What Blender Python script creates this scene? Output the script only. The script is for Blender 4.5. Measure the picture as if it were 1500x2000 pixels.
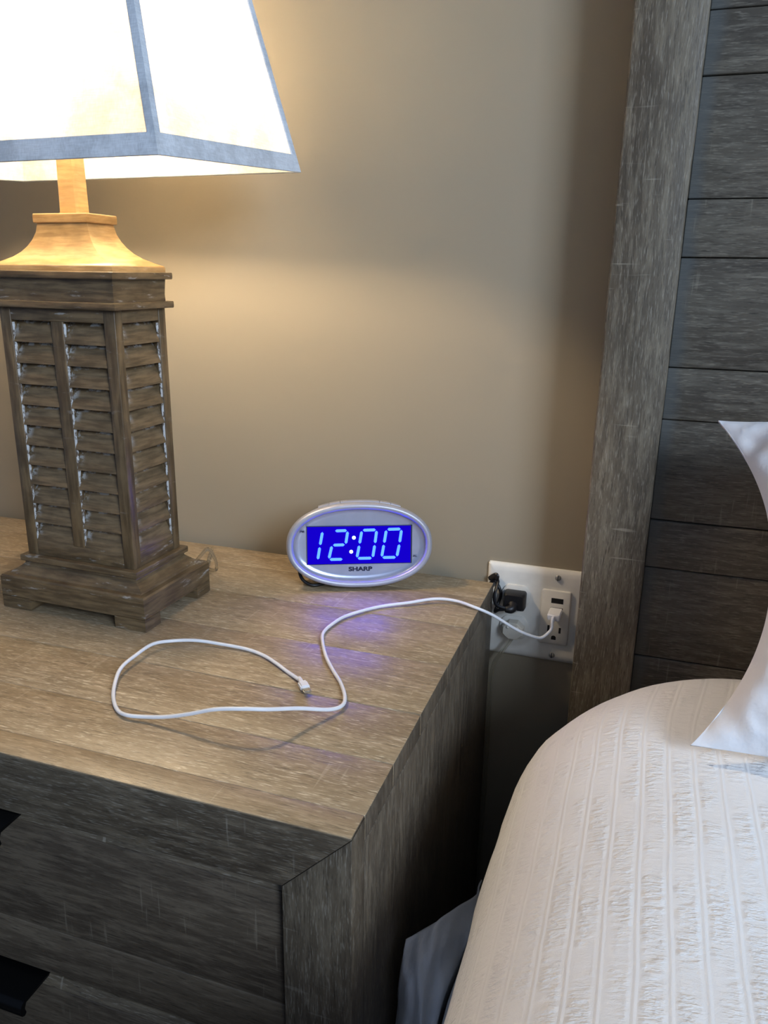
import bpy, bmesh, math, random
from mathutils import Vector, Matrix, noise as mn
for o in list(bpy.data.objects): bpy.data.objects.remove(o)
S = bpy.context.scene
C = S.collection
# ------------------------------------------------------------------ camera
cam = bpy.data.cameras.new('camera'); co = bpy.data.objects.new('camera', cam); C.objects.link(co)
co.location = (0.147502, -0.866013, 1.042898)
co.rotation_euler = (1.277567, -0.015223, 0.324680)
cam.sensor_fit = 'HORIZONTAL'; cam.sensor_width = 36.0
cam.lens = 1543.64 / 1500 * 36.0
cam.clip_start = 0.02
S.camera = co
# ------------------------------------------------------------------ world, daylight, exposure
w = bpy.data.worlds.new('room_light'); S.world = w; w.use_nodes = True
bg = w.node_tree.nodes['Background']; bg.inputs[0].default_value = (0.50, 0.66, 1.0, 1); bg.inputs[1].default_value = 0.25
def area(name, loc, target, size, power, col):
    l = bpy.data.lights.new(name, 'AREA'); l.shape = 'RECTANGLE'; l.size, l.size_y = size; l.energy = power; l.color = col
    o = bpy.data.objects.new(name, l); C.objects.link(o); o.location = loc
    o.rotation_euler = (Vector(target) - Vector(loc)).to_track_quat('-Z', 'Y').to_euler(); return o
area('window_daylight', (2.1, -2.3, 2.1), (0.2, -0.3, 0.7), (1.0, 1.1), 98, (0.66, 0.80, 1.0))
BULB = 300.0
S.view_settings.view_transform = 'Standard'; S.view_settings.look = 'None'
S.view_settings.exposure = 0.0; S.view_settings.gamma = 1.0; S.view_settings.use_curve_mapping = False

# ------------------------------------------------------------------ helpers
def srgb(r, g, b):
    f = lambda c: ((c/255)/12.92 if c/255 <= 0.04045 else (((c/255)+0.055)/1.055)**2.4)
    return (f(r), f(g), f(b), 1)
class NT:
    def __init__(s, name):
        s.m = bpy.data.materials.new(name); s.m.use_nodes = True; s.t = s.m.node_tree; s.t.nodes.clear()
        s.out = s.n('ShaderNodeOutputMaterial')
    def n(s, typ, **kw):
        d = s.t.nodes.new(typ)
        for k, v in kw.items(): setattr(d, k, v)
        return d
    def l(s, a, b): s.t.links.new(a, b)
    def val(s, sock, v):
        if hasattr(v, 'links'): s.l(v, sock)
        else: sock.default_value = v
    def math(s, op, a, b=0.0, c=None):
        d = s.n('ShaderNodeMath', operation=op); s.val(d.inputs[0], a); s.val(d.inputs[1], b)
        if c is not None: s.val(d.inputs[2], c)
        return d.outputs[0]
    def vmath(s, op, a, b):
        d = s.n('ShaderNodeVectorMath', operation=op); s.val(d.inputs[0], a); s.val(d.inputs[1], b); return d.outputs[0]
    def noise(s, vec, scale, detail=2.0, rough=0.5):
        d = s.n('ShaderNodeTexNoise'); s.l(vec, d.inputs['Vector']); d.inputs['Scale'].default_value = scale
        d.inputs['Detail'].default_value = detail; d.inputs['Roughness'].default_value = rough; return d.outputs[0]
    def sm(s, v, a, b, lo=0.0, hi=1.0):
        d = s.n('ShaderNodeMapRange', interpolation_type='SMOOTHSTEP'); s.val(d.inputs[0], v)
        d.inputs[1].default_value = a; d.inputs[2].default_value = b; d.inputs[3].default_value = lo; d.inputs[4].default_value = hi
        return d.outputs[0]
    def mix(s, f, a, b):
        d = s.n('ShaderNodeMix', data_type='RGBA'); s.val(d.inputs[0], f); s.val(d.inputs[6], a); s.val(d.inputs[7], b); return d.outputs[2]
    def bump(s, h, strength, dist):
        d = s.n('ShaderNodeBump'); d.inputs['Strength'].default_value = strength; d.inputs['Distance'].default_value = dist
        s.l(h, d.inputs['Height']); return d.outputs[0]
    def bsdf(s, col, rough=0.5, metal=0.0, normal=None, **kw):
        d = s.n('ShaderNodeBsdfPrincipled'); s.val(d.inputs['Base Color'], col); s.val(d.inputs['Roughness'], rough)
        d.inputs['Metallic'].default_value = metal
        if normal is not None: s.l(normal, d.inputs['Normal'])
        for k, v in kw.items(): s.val(d.inputs[k], v)
        return d.outputs[0]
    def done(s, sh): s.l(sh, s.out.inputs[0]); return s.m
def plain(name, col, rough=0.5, metal=0.0, **kw):
    t = NT(name)
    c = t.n('ShaderNodeTexCoord').outputs['Object']
    v = t.noise(c, 60, 3)
    cc = t.mix(t.sm(v, 0.3, 0.7), tuple(x*0.93 for x in col[:3]) + (1,), col)
    return t.done(t.bsdf(cc, rough, metal, **kw))
def emit(name, col, st):
    t = NT(name); e = t.n('ShaderNodeEmission'); e.inputs[0].default_value = col; e.inputs[1].default_value = st
    return t.done(e.outputs[0])

def wood(name, axis, dark, mid, light, pit=0.35, rough=0.55, marks=0.5, bump=0.35, fine=1.0, cream=None, spec=0.4, strip=None, deep=0.48, cont=0.85):
    """brushed, cerused wood; grain runs along axis (0,1,2)"""
    t = NT(name)
    c = t.n('ShaderNodeTexCoord').outputs['Object']
    r = t.n('ShaderNodeObjectInfo').outputs['Random']
    off = t.n('ShaderNodeCombineXYZ'); t.l(t.math('MULTIPLY', r, 7.3), off.inputs[0]); t.l(t.math('MULTIPLY', r, 13.1), off.inputs[1]); t.l(t.math('MULTIPLY', r, 3.7), off.inputs[2])
    v = t.vmath('ADD', c, off.outputs[0])
    wob = t.noise(t.vmath('MULTIPLY', v, tuple(4.0 if i == axis else 14.0 for i in range(3))), 1.0, 2)
    wv = t.n('ShaderNodeCombineXYZ'); 
    wobm = t.math('MULTIPLY', t.math('SUBTRACT', wob, 0.5), 0.012)
    for i in range(3):
        if i != axis: t.l(wobm, wv.inputs[i])
    v2 = t.vmath('ADD', v, wv.outputs[0])
    def sc(al, ac): return t.vmath('MULTIPLY', v2, tuple(al if i == axis else ac for i in range(3)))
    n1 = t.noise(sc(62*fine, 720*fine), 1.0, 3, 0.65)
    n2 = t.noise(sc(26, 210), 1.0, 4, 0.6)
    n3 = t.noise(sc(3.0, 18), 1.0, 3, 0.6)
    nf = t.noise(sc(95*fine, 1000*fine), 1.0, 2, 0.6)
    base = t.mix(t.sm(n3, 0.3, 0.7), dark, mid)
    base = t.mix(t.math('MULTIPLY', t.sm(n2, 0.42, 0.68), 0.65), base, light)
    base = t.mix(t.math('MULTIPLY', t.sm(n1, 0.48, 0.30), 0.8*cont), base, tuple(x*deep for x in dark[:3]) + (1,))
    cr = cream or light
    base = t.mix(t.math('MULTIPLY', t.sm(nf, 0.54, 0.70), pit), base, cr)
    if marks:
        vm = t.vmath('MULTIPLY', v, tuple(330.0 if i == axis else 22.0 for i in range(3)))
        mk_ = t.noise(vm, 1.0, 1, 0.4)
        gate = t.noise(t.vmath('MULTIPLY', v, (17, 17, 17)), 1.0, 0)
        mm = t.math('MULTIPLY', t.sm(mk_, 0.66, 0.74), t.sm(gate, 0.5, 0.62))
        base = t.mix(t.math('MULTIPLY', mm, marks), base, cr)
    if strip:
        sx = t.n('ShaderNodeSeparateXYZ'); t.l(c, sx.inputs[0])
        f = t.math('MULTIPLY', t.sm(t.math('ADD', sx.outputs[0], t.math('MULTIPLY', t.math('SUBTRACT', n3, 0.5), 0.02)), strip[0], strip[1], 1.0, 0.0), 0.75)
        base = t.mix(f, base, strip[2])
    h = t.math('ADD', t.math('MULTIPLY', n1, 0.7), t.math('MULTIPLY', n2, 0.5))
    rr = t.sm(n2, 0.3, 0.7, rough-0.06, rough+0.1)
    return t.done(t.bsdf(base, rr, 0.0, t.bump(h, bump, 0.0008), **{'Specular IOR Level': spec}))

def setp(o, label=None, cat=None, group=None, kind=None):
    if label: o['label'] = label
    if cat: o['category'] = cat
    if group: o['group'] = group
    if kind: o['kind'] = kind
    return o
def thing(name, label, cat, loc=(0, 0, 0), rot=(0, 0, 0), group=None):
    o = bpy.data.objects.new(name, None); C.objects.link(o); o.location = loc; o.rotation_euler = rot
    o.empty_display_size = 0.05
    return setp(o, label, cat, group)
def link(name, me, mat, parent=None, smooth=False, world=True):
    if mat is not None:
        for m in (mat if isinstance(mat, (list, tuple)) else [mat]): me.materials.append(m)
    if smooth:
        me.polygons.foreach_set('use_smooth', [True]*len(me.polygons))
    o = bpy.data.objects.new(name, me); C.objects.link(o)
    if parent is not None:
        o.parent = parent
        if world: o.matrix_parent_inverse = Matrix.Identity(4)
    return o
def bmobj(name, bm, mat, parent=None, smooth=False):
    bmesh.ops.recalc_face_normals(bm, faces=bm.faces[:])
    me = bpy.data.meshes.new(name); bm.to_mesh(me); bm.free()
    return link(name, me, mat, parent, smooth)
def shade_auto(o, ang=40):
    me = o.data
    me.polygons.foreach_set('use_smooth', [True]*len(me.polygons))
    try: me.set_sharp_from_angle(angle=math.radians(ang))
    except Exception: pass
    return o
def box_bm(x0, x1, y0, y1, z0, z1, bev=0.0, seg=2, bm=None):
    b = bm or bmesh.new()
    vs = [b.verts.new((x, y, z)) for x in (x0, x1) for y in (y0, y1) for z in (z0, z1)]
    fs = [b.faces.new([vs[i] for i in q]) for q in ((0,1,3,2),(4,6,7,5),(0,4,5,1),(2,3,7,6),(0,2,6,4),(1,5,7,3))]
    if bev:
        es = list({e for f in fs for e in f.edges})
        bmesh.ops.bevel(b, geom=es, offset=bev, segments=seg, affect='EDGES', profile=0.5)
    return b
def box(name, x0, x1, y0, y1, z0, z1, mat, parent=None, bev=0.001, seg=2, org=(0, 0, 0)):
    """coordinates are world; org is the parent's location"""
    o = bmobj(name, box_bm(x0-org[0], x1-org[0], y0-org[1], y1-org[1], z0-org[2], z1-org[2], bev, seg), mat, parent)
    return shade_auto(o, 60)
def prism_bm(poly, axis, a, b, bev=0.0, bm=None):
    """poly of 2d points in the other two axes, extruded along axis from a to b"""
    bmx = bm or bmesh.new()
    def P(u, v, w):
        l = [u, v]; l.insert(axis, w); return l
    A = [bmx.verts.new(P(u, v, a)) for u, v in poly]; B = [bmx.verts.new(P(u, v, b)) for u, v in poly]
    n = len(poly); fs = [bmx.faces.new(A), bmx.faces.new(B[::-1])]
    for i in range(n): fs.append(bmx.faces.new((A[i], B[i], B[(i+1) % n], A[(i+1) % n])))
    bmesh.ops.recalc_face_normals(bmx, faces=fs)
    if bev:
        es = list({e for f in fs for e in f.edges})
        bmesh.ops.bevel(bmx, geom=es, offset=bev, segments=2, affect='EDGES', profile=0.5)
    return bmx
def catmull(pts, n=6):
    P = [Vector(p) for p in pts]; out = []
    for i in range(len(P)-1):
        p0 = P[max(i-1, 0)]; p1 = P[i]; p2 = P[i+1]; p3 = P[min(i+2, len(P)-1)]
        for k in range(n):
            t = k/n
            out.append(0.5*((2*p1)+(p2-p0)*t+(2*p0-5*p1+4*p2-p3)*t*t+(3*p1-p0-3*p2+p3)*t**3))
    out.append(P[-1]); return out
def tube_bm(pts, r, n=6, sides=10, radii=None, bm=None, flat=1.0):
    b = bm or bmesh.new(); Q = catmull(pts, n); rings = []
    up = Vector((0, 0, 1)); prevx = None
    for i, q in enumerate(Q):
        d = (Q[min(i+1, len(Q)-1)] - Q[max(i-1, 0)]).normalized()
        if prevx is None:
            a = up if abs(d.z) < 0.9 else Vector((1, 0, 0)); x = d.cross(a).normalized()
        else: x = (prevx - d*prevx.dot(d)).normalized()
        prevx = x; y = d.cross(x)
        rr = r if radii is None else radii(i/(len(Q)-1))
        rings.append([b.verts.new(q + x*rr*math.cos(2*math.pi*k/sides) + y*rr*flat*math.sin(2*math.pi*k/sides)) for k in range(sides)])
    for A, B in zip(rings, rings[1:]):
        for k in range(sides): b.faces.new((A[k], A[(k+1) % sides], B[(k+1) % sides], B[k]))
    b.faces.new(rings[0][::-1]); b.faces.new(rings[-1]); return b
def rings_bm(rings, cap0=True, cap1=True, bm=None):
    b = bm or bmesh.new(); R = [[b.verts.new(p) for p in ring] for ring in rings]; n = len(R[0])
    for A, B in zip(R, R[1:]):
        for k in range(n): b.faces.new((A[k], A[(k+1) % n], B[(k+1) % n], B[k]))
    if cap0: b.faces.new(R[0][::-1])
    if cap1: b.faces.new(R[-1])
    return b
def rect_ring(a, b, z, cut=0.0):
    if cut <= 0: return [(-a, -b, z), (a, -b, z), (a, b, z), (-a, b, z)]
    c = cut
    return [(-a+c, -b, z), (a-c, -b, z), (a, -b+c, z), (a, b-c, z), (a-c, b, z), (-a+c, b, z), (-a, b-c, z), (-a, -b+c, z)]

# ------------------------------------------------------------------ materials
def wall_mat():
    t = NT('wall_paint'); c = t.n('ShaderNodeTexCoord').outputs['Object']
    v = t.noise(c, 2.0, 2); fine = t.noise(c, 260, 3, 0.6); lump = t.noise(c, 45, 2)
    col = t.mix(t.sm(v, 0.3, 0.7), srgb(144, 134, 115), srgb(149, 139, 120))
    h = t.math('ADD', t.math('MULTIPLY', fine, 0.3), lump)
    return t.done(t.bsdf(col, 0.62, 0, t.bump(h, 0.10, 0.002), **{'Specular IOR Level': 0.3}))
M_wall = wall_mat()
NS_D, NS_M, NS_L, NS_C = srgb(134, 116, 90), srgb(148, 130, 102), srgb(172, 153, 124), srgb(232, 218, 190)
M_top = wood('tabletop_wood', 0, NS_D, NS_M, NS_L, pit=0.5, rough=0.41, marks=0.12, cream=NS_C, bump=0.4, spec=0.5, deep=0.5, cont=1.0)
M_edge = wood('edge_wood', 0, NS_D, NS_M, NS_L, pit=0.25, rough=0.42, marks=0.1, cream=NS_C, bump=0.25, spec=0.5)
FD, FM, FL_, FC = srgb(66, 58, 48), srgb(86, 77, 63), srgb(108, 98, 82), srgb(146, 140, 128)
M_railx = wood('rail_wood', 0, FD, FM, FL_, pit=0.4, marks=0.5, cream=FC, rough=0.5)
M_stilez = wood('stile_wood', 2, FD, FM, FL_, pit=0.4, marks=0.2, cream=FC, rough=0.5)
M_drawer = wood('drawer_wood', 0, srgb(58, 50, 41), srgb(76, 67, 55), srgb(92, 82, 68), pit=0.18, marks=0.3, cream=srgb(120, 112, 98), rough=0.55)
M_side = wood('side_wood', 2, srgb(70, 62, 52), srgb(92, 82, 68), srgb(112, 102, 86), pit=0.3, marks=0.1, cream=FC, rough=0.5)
HD, HM, HL, HC = srgb(74, 66, 54), srgb(98, 89, 74), srgb(122, 113, 96), srgb(156, 149, 134)
M_post = wood('post_wood', 2, HD, HM, HL, pit=0.4, marks=0.5, cream=HC, rough=0.55, bump=0.5)
M_plank = wood('plank_wood', 0, srgb(68, 62, 54), srgb(92, 86, 75), srgb(112, 106, 94), pit=0.35, marks=0.22, cream=HC, rough=0.55, bump=0.45, strip=(0.166, 0.180, srgb(84, 88, 88)))
M_black = plain('black_metal', srgb(14, 14, 15), 0.35, 0.6)
M_shadow = plain('dark_cavity', srgb(22, 20, 18), 0.9)
def lamp_wood(name, lo, hi, wash=0.0, slat=False, horiz=True):
    t = NT(name); tc = t.n('ShaderNodeTexCoord'); c = tc.outputs['Object']
    r = t.n('ShaderNodeObjectInfo').outputs['Random']
    off = t.n('ShaderNodeCombineXYZ'); t.l(t.math('MULTIPLY', r, 3.3), off.inputs[0]); t.l(t.math('MULTIPLY', r, 5.1), off.inputs[2])
    v = t.vmath('ADD', c, off.outputs[0])
    s = (30, 30, 260) if horiz else (200, 200, 24)
    n1 = t.noise(t.vmath('MULTIPLY', v, s), 1.0, 4, 0.6); n2 = t.noise(v, 40, 3)
    col = t.mix(t.sm(n1, 0.3, 0.7), lo, hi)
    col = t.mix(t.math('MULTIPLY', t.sm(n2, 0.45, 0.7), 0.35), col, tuple(x*0.5 for x in lo[:3]) + (1,))
    W = srgb(188, 189, 186)
    n3 = t.noise(t.vmath('MULTIPLY', v, (120, 120, 210)), 1.0, 4, 0.7)
    if slat:
        g = t.n('ShaderNodeSeparateXYZ'); t.l(tc.outputs['Generated'], g.inputs[0])
        e1 = t.math('MULTIPLY', t.sm(g.outputs[2], 0.80, 0.96), t.sm(t.noise(v, 90, 2), 0.42, 0.56)); ex = t.sm(g.outputs[0], 0.20, 0.03); ex = t.math('MULTIPLY', ex, t.sm(g.outputs[2], 0.1, 0.8))
        m = t.math('MAXIMUM', e1, ex)
        m = t.math('MULTIPLY', m, t.sm(n3, 0.44, 0.58)); m = t.math('MULTIPLY', m, 0.85)
        col = t.mix(m, col, W)
    elif wash:
        n4 = t.noise(t.vmath('MULTIPLY', v, (30, 30, 160)), 1.0, 4, 0.7)
        col = t.mix(t.math('MULTIPLY', t.sm(n4, 0.60, 0.72), wash), col, W)
    return t.done(t.bsdf(col, 0.38, 0, t.bump(n1, 0.15, 0.001), **{'Specular IOR Level': 0.45}))
L_lo, L_hi = srgb(78, 63, 44), srgb(116, 97, 70)
M_lamp = lamp_wood('lamp_wood', L_lo, L_hi, wash=0.55)
M_lampv = lamp_wood('lamp_wood_upright', L_lo, L_hi, wash=0.15, horiz=False)
M_slat = lamp_wood('louver_wood', srgb(84, 69, 48), srgb(124, 104, 76), slat=True)
M_gold = lamp_wood('lamp_cap_wood', srgb(150, 118, 74), srgb(186, 152, 102), wash=0.12)
def wash_mat():
    t = NT('whitewash'); c = t.n('ShaderNodeTexCoord').outputs['Object']
    n = t.noise(t.vmath('MULTIPLY', c, (220, 220, 130)), 1.0, 4, 0.7)
    col = t.mix(t.sm(n, 0.42, 0.56), srgb(80, 64, 46), srgb(182, 184, 184))
    return t.done(t.bsdf(col, 0.6))
M_wash = wash_mat()
def shade_mat(name, trans, col):
    t = NT(name); c = t.n('ShaderNodeTexCoord').outputs['Object']
    n1 = t.noise(t.vmath('MULTIPLY', c, (1500, 1500, 90)), 1.0, 2); n2 = t.noise(t.vmath('MULTIPLY', c, (90, 90, 1500)), 1.0, 2); n3 = t.noise(c, 25, 4, 0.7)
    wv = t.math('ADD', n1, n2)
    k = t.math('MULTIPLY', t.sm(wv, 0.7, 1.3, 0.82, 1.0), t.sm(n3, 0.35, 0.6, 0.76, 1.0))
    d0 = t.n('ShaderNodeVectorMath', operation='SCALE'); d0.inputs[0].default_value = col[:3]; t.l(k, d0.inputs[3]); cc = d0.outputs[0]
    a = t.n('ShaderNodeBsdfDiffuse'); b = t.n('ShaderNodeBsdfTranslucent'); m = t.n('ShaderNodeMixShader')
    t.l(cc, a.inputs[0]); t.l(cc, b.inputs[0]); m.inputs[0].default_value = trans
    t.l(a.outputs[0], m.inputs[1]); t.l(b.outputs[0], m.inputs[2]); return t.done(m.outputs[0])
M_linen = shade_mat('linen_fabric', 0.41, srgb(236, 232, 222))
M_trim = shade_mat('trim_fabric', 0.03, srgb(214, 220, 226))
M_silver = plain('silver_plastic', srgb(172, 173, 184), 0.40, 0.35)
M_face = plain('face_plastic_glow_tint', srgb(176, 182, 204), 0.24, 0.55)  # blue tint puts the display's glow into the plate's colour
M_disp = emit('display_bloom', (0.012, 0.0, 1.0, 1), 0.62)  # bloom around the digits, put into the panel as emission of its own
M_seg = emit('segment_glow', (0.005, 0.0155, 1.0, 1), 38.0)
M_dot = emit('dot_glow', (0.55, 0.85, 1.0, 1), 2.5)
M_ink = plain('dark_print', srgb(20, 24, 60), 0.5)
M_white = plain('white_plastic', srgb(226, 224, 216), 0.35)
M_ivory = plain('ivory_plastic', srgb(214, 212, 204), 0.35)
M_screw = plain('shaded_screw', srgb(168, 166, 160), 0.3, 0.4)  # greyer than the plate: shading of the heads put into the colour
M_hole = plain('slot_black', srgb(10, 10, 12), 0.8)
M_cord = plain('white_cable', srgb(228, 230, 234), 0.45)
M_rub = plain('black_rubber', srgb(16, 16, 20), 0.42)
M_metal = plain('connector_metal', srgb(190, 186, 172), 0.25, 0.9)
def clear_mat():
    t = NT('clear_plastic')
    return t.done(t.bsdf(srgb(232, 228, 216), 0.25, 0, **{'Transmission Weight': 0.35, 'IOR': 1.4, 'Alpha': 1.0}))
M_clear = clear_mat()
def clear_cord():
    t = NT('clear_cord'); return t.done(t.bsdf(srgb(225, 222, 210), 0.2, 0, **{'Transmission Weight': 0.95, 'IOR': 1.12}))
M_ccord = clear_cord()
def cloth_mat():
    t = NT('matelasse_cotton'); uv = t.n('ShaderNodeUVMap').outputs[0]
    s = t.n('ShaderNodeSeparateXYZ'); t.l(uv, s.inputs[0]); r, tt = s.outputs[0], s.outputs[1]
    nb = t.noise(t.vmath('MULTIPLY', uv, (14, 14, 0)), 1.0, 2)
    r2 = t.math('ADD', r, t.math('MULTIPLY', t.math('SUBTRACT', nb, 0.5), 0.003))
    ph = t.math('MULTIPLY', r2, 1/0.0172)
    fr = t.math('FRACT', ph); tri = t.math('ABSOLUTE', t.math('SUBTRACT', fr, 0.5))      # 0 centre .. .5 border
    groove = t.sm(tri, 0.40, 0.5)
    fr2 = t.math('FRACT', t.math('ADD', ph, 0.22)); g2 = t.sm(t.math('ABSOLUTE', t.math('SUBTRACT', fr2, 0.5)), 0.42, 0.5)
    puck = t.noise(t.vmath('MULTIPLY', uv, (95, 250, 0)), 1.0, 3, 0.6)
    puck = t.sm(puck, 0.35, 0.65)
    band = t.sm(tri, 0.42, 0.2)
    pg = t.noise(t.vmath('MULTIPLY', uv, (40, 26, 0)), 1.0, 2)
    h = t.math('ADD', t.math('MULTIPLY', t.math('MULTIPLY', puck, band), t.sm(pg, 0.38, 0.62, 0.15, 1.1)), t.math('MULTIPLY', groove, 0.20))
    h = t.math('ADD', h, t.math('MULTIPLY', g2, 0.07))
    weave = t.noise(t.vmath('MULTIPLY', uv, (1400, 1400, 0)), 1.0, 2)
    h = t.math('ADD', h, t.math('MULTIPLY', weave, 0.16))
    return t.done(t.bsdf(srgb(236, 236, 234), 0.85, 0, t.bump(h, 0.50, 0.0018), **{'Sheen Weight': 0.15, 'Specular IOR Level': 0.2}))
M_cover = cloth_mat()
def sheet_mat(name, col, fine=500):
    t = NT(name); c = t.n('ShaderNodeTexCoord').outputs['Object']
    n = t.noise(c, 22, 4, 0.6); n2 = t.noise(c, fine, 2)
    h = t.math('ADD', n, t.math('MULTIPLY', n2, 0.06))
    return t.done(t.bsdf(col, 0.8, 0, t.bump(h, 0.5, 0.006), **{'Sheen Weight': 0.1, 'Specular IOR Level': 0.25}))
M_pillow = sheet_mat('pillow_cotton', srgb(222, 221, 222))
M_sheet = sheet_mat('sheet_cotton', srgb(238, 238, 240))
def floor_mat():
    t = NT('carpet'); c = t.n('ShaderNodeTexCoord').outputs['Object']; n = t.noise(c, 300, 3)
    return t.done(t.bsdf(t.mix(n, srgb(70, 64, 56), srgb(104, 96, 86)), 0.95, 0, t.bump(n, 0.6, 0.004)))

# ------------------------------------------------------------------ the setting
setp(box('wall_back', -2.2, 3.0, 0.0, 0.1, 0, 2.6, M_wall, bev=0), kind='structure')
setp(box('floor', -2.2, 3.0, -3.2, 0.1, -0.05, 0, floor_mat(), bev=0), kind='structure')
def base_board(name, x0, x1):
    setp(bmobj(name, prism_bm([(0, 0), (-0.0085, 0), (-0.0085, 0.075), (-0.004, 0.09), (0, 0.095)], 0, x0, x1), M_white), kind='structure')
base_board('baseboard_back', -2.2, 3.0)

# ------------------------------------------------------------------ nightstand
NO = (-0.385, -0.2425, 0)
ns = thing('nightstand', 'brown-grey cerused wooden nightstand with a planked top beside the bed', 'nightstand', NO)
X0, X1, Y0, Y1, ZT = -0.77, 0.0, -0.475, -0.010, 0.70
def dark_ends(o):  # faces at the board ends take the darker side wood
    o.data.materials.append(M_side)
    for p in o.data.polygons:
        if abs(p.normal.x) > 0.6: p.material_index = 1
def nb(name, *a, mat=None, bev=0.0012, parent=ns): return box(name, *a, mat, parent, bev, 2, NO)
ys = [-0.450, -0.389, -0.317, -0.228, -0.142, -0.062, -0.010]
for i, (a, b) in enumerate(zip(ys, ys[1:])):
    dark_ends(nb('top_plank', X0, X1, a+0.0003, b-0.0003, 0.680, ZT - (0.0002 if i % 2 else 0), mat=M_top, bev=0.0009))
def local(poly, i, j): return [(u-NO[i], v-NO[j]) for u, v in poly]
def mitre(name, poly, mat):
    return shade_auto(bmobj(name, prism_bm(local(poly, 0, 2), 1, Y0-NO[1], -0.4503-NO[1], 0.0004), mat, ns), 60)
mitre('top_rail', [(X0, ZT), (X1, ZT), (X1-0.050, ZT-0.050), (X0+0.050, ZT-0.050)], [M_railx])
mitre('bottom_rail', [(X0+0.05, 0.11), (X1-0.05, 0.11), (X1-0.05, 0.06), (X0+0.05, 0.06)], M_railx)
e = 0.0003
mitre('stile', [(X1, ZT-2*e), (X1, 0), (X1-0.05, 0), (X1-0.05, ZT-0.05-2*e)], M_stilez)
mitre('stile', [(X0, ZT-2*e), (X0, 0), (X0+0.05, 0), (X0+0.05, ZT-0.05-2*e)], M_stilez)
# thin edging on top of the front rail, seen from above as the front board of the top
dark_ends(nb('front_edging', X0+0.0006, X1-0.0006, Y0+0.0006, -0.4505, ZT-0.0004, ZT+0.0006, mat=M_edge, bev=0.0004))
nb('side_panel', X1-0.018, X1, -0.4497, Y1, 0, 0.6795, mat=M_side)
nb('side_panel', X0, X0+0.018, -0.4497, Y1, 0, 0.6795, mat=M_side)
nb('back_panel', X0+0.018, X1-0.018, -0.02, Y1-0.001, 0.05, 0.679, mat=M_shadow)
nb('divider', X0+0.018, X1-0.018, -0.448, -0.02, 0.62, 0.66, mat=M_shadow, bev=0)
for z0, z1, split in ((0.495, 0.6485, 0.541), (0.305, 0.4885, 0.40), (0.116, 0.2985, 0.21)):
    dr = nb('drawer', X0+0.053, X1-0.0525, -0.452, -0.10, z0+0.002, z1-0.002, mat=M_shadow, bev=0.001)
    nb('plank', X0+0.053, X1-0.0525, -0.470, -0.452, z0, split-0.0003, mat=M_drawer, bev=0.001, parent=dr)
    nb('plank', X0+0.053, X1-0.0525, -0.470, -0.452, split+0.0003, z1-0.009, mat=M_drawer, bev=0.001, parent=dr)
    bm = prism_bm([(-0.4695-NO[1], z1-0.0088), (-0.466-NO[1], z1), (-0.452-NO[1], z1), (-0.452-NO[1], z1-0.0088)], 0, X0+0.053-NO[0], X1-0.0525-NO[0], 0.0006)
    bmobj('top_lip', bm, M_railx, dr)
    # folded black metal edge pull
    hx0, hx1 = -0.502, -0.268
    prof = [(-0.440, z1+0.0008), (-0.494, z1+0.0008), (-0.4975, z1-0.001), (-0.499, z1-0.005), (-0.498, z1-0.011), (-0.4955, z1-0.0125),
            (-0.4935, z1-0.011), (-0.4945, z1-0.006), (-0.4925, z1-0.002), (-0.440, z1-0.0002)]
    shade_auto(bmobj('handle', prism_bm([(a-NO[1], b) for a, b in prof], 0, hx0-NO[0], hx1-NO[0], 0), M_black, dr), 50)

# ------------------------------------------------------------------ headboard
HO = (1.13, -0.045, 0)
hb = thing('headboard', 'tall grey-brown weathered wooden headboard of horizontal planks between upright posts', 'headboard', HO)
def hbx(name, *a, mat=None, bev=0.0015): return box(name, *a, mat, hb, bev, 2, HO)
def jag(o, amp=0.0006):
    me = o.data
    bm = bmesh.new(); bm.from_mesh(me)
    bmesh.ops.subdivide_edges(bm, edges=[e for e in bm.edges if e.calc_length() > 1.0 and abs((e.verts[0].co-e.verts[1].co).z) > 1.0], cuts=90)
    for v in bm.verts:
        v.co.x += amp*(mn.noise(Vector((v.co.x*40, v.co.y*40, v.co.z*14))) + 0.5*mn.noise(Vector((v.co.x*40, 3, v.co.z*60))))
    bm.to_mesh(me); bm.free(); return o
jag(hbx('post', 0.1012, 0.1622, -0.075, -0.004, 0, 1.44, mat=M_post, bev=0.0022))
jag(hbx('post', 2.098, 2.159, -0.075, -0.004, 0, 1.44, mat=M_post, bev=0.0022))
M_plk = M_plank
def plank_strip_shift():  # the planks use object coordinates measured from the headboard's middle
    for n in M_plank.node_tree.nodes:
        if n.type == 'MAP_RANGE' and abs(n.inputs[1].default_value - 0.166) < 1e-5:
            n.inputs[1].default_value -= HO[0]; n.inputs[2].default_value -= HO[0]
plank_strip_shift()
zs = [0.20, 0.30, 0.35, 0.45, 0.505, 0.608, 0.658, 0.7585, 0.809, 0.911, 0.961, 1.061, 1.111, 1.2105, 1.2605, 1.36, 1.385]
for i, (a, b) in enumerate(zip(zs, zs[1:])):
    d = (0.0, 0.0016, 0.0006, 0.002)[i % 4]
    hbx('plank', 0.1625, 2.0975, -0.055-d, -0.032, a+0.0004, b-0.0004, mat=M_plank, bev=0.0012)
hbx('back_panel', 0.1625, 2.0975, -0.0315, -0.012, 0.2, 1.385, mat=M_shadow, bev=0)
hbx('top_rail', 0.1625, 2.0975, -0.073, -0.006, 1.3855, 1.44, mat=M_railx)

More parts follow.
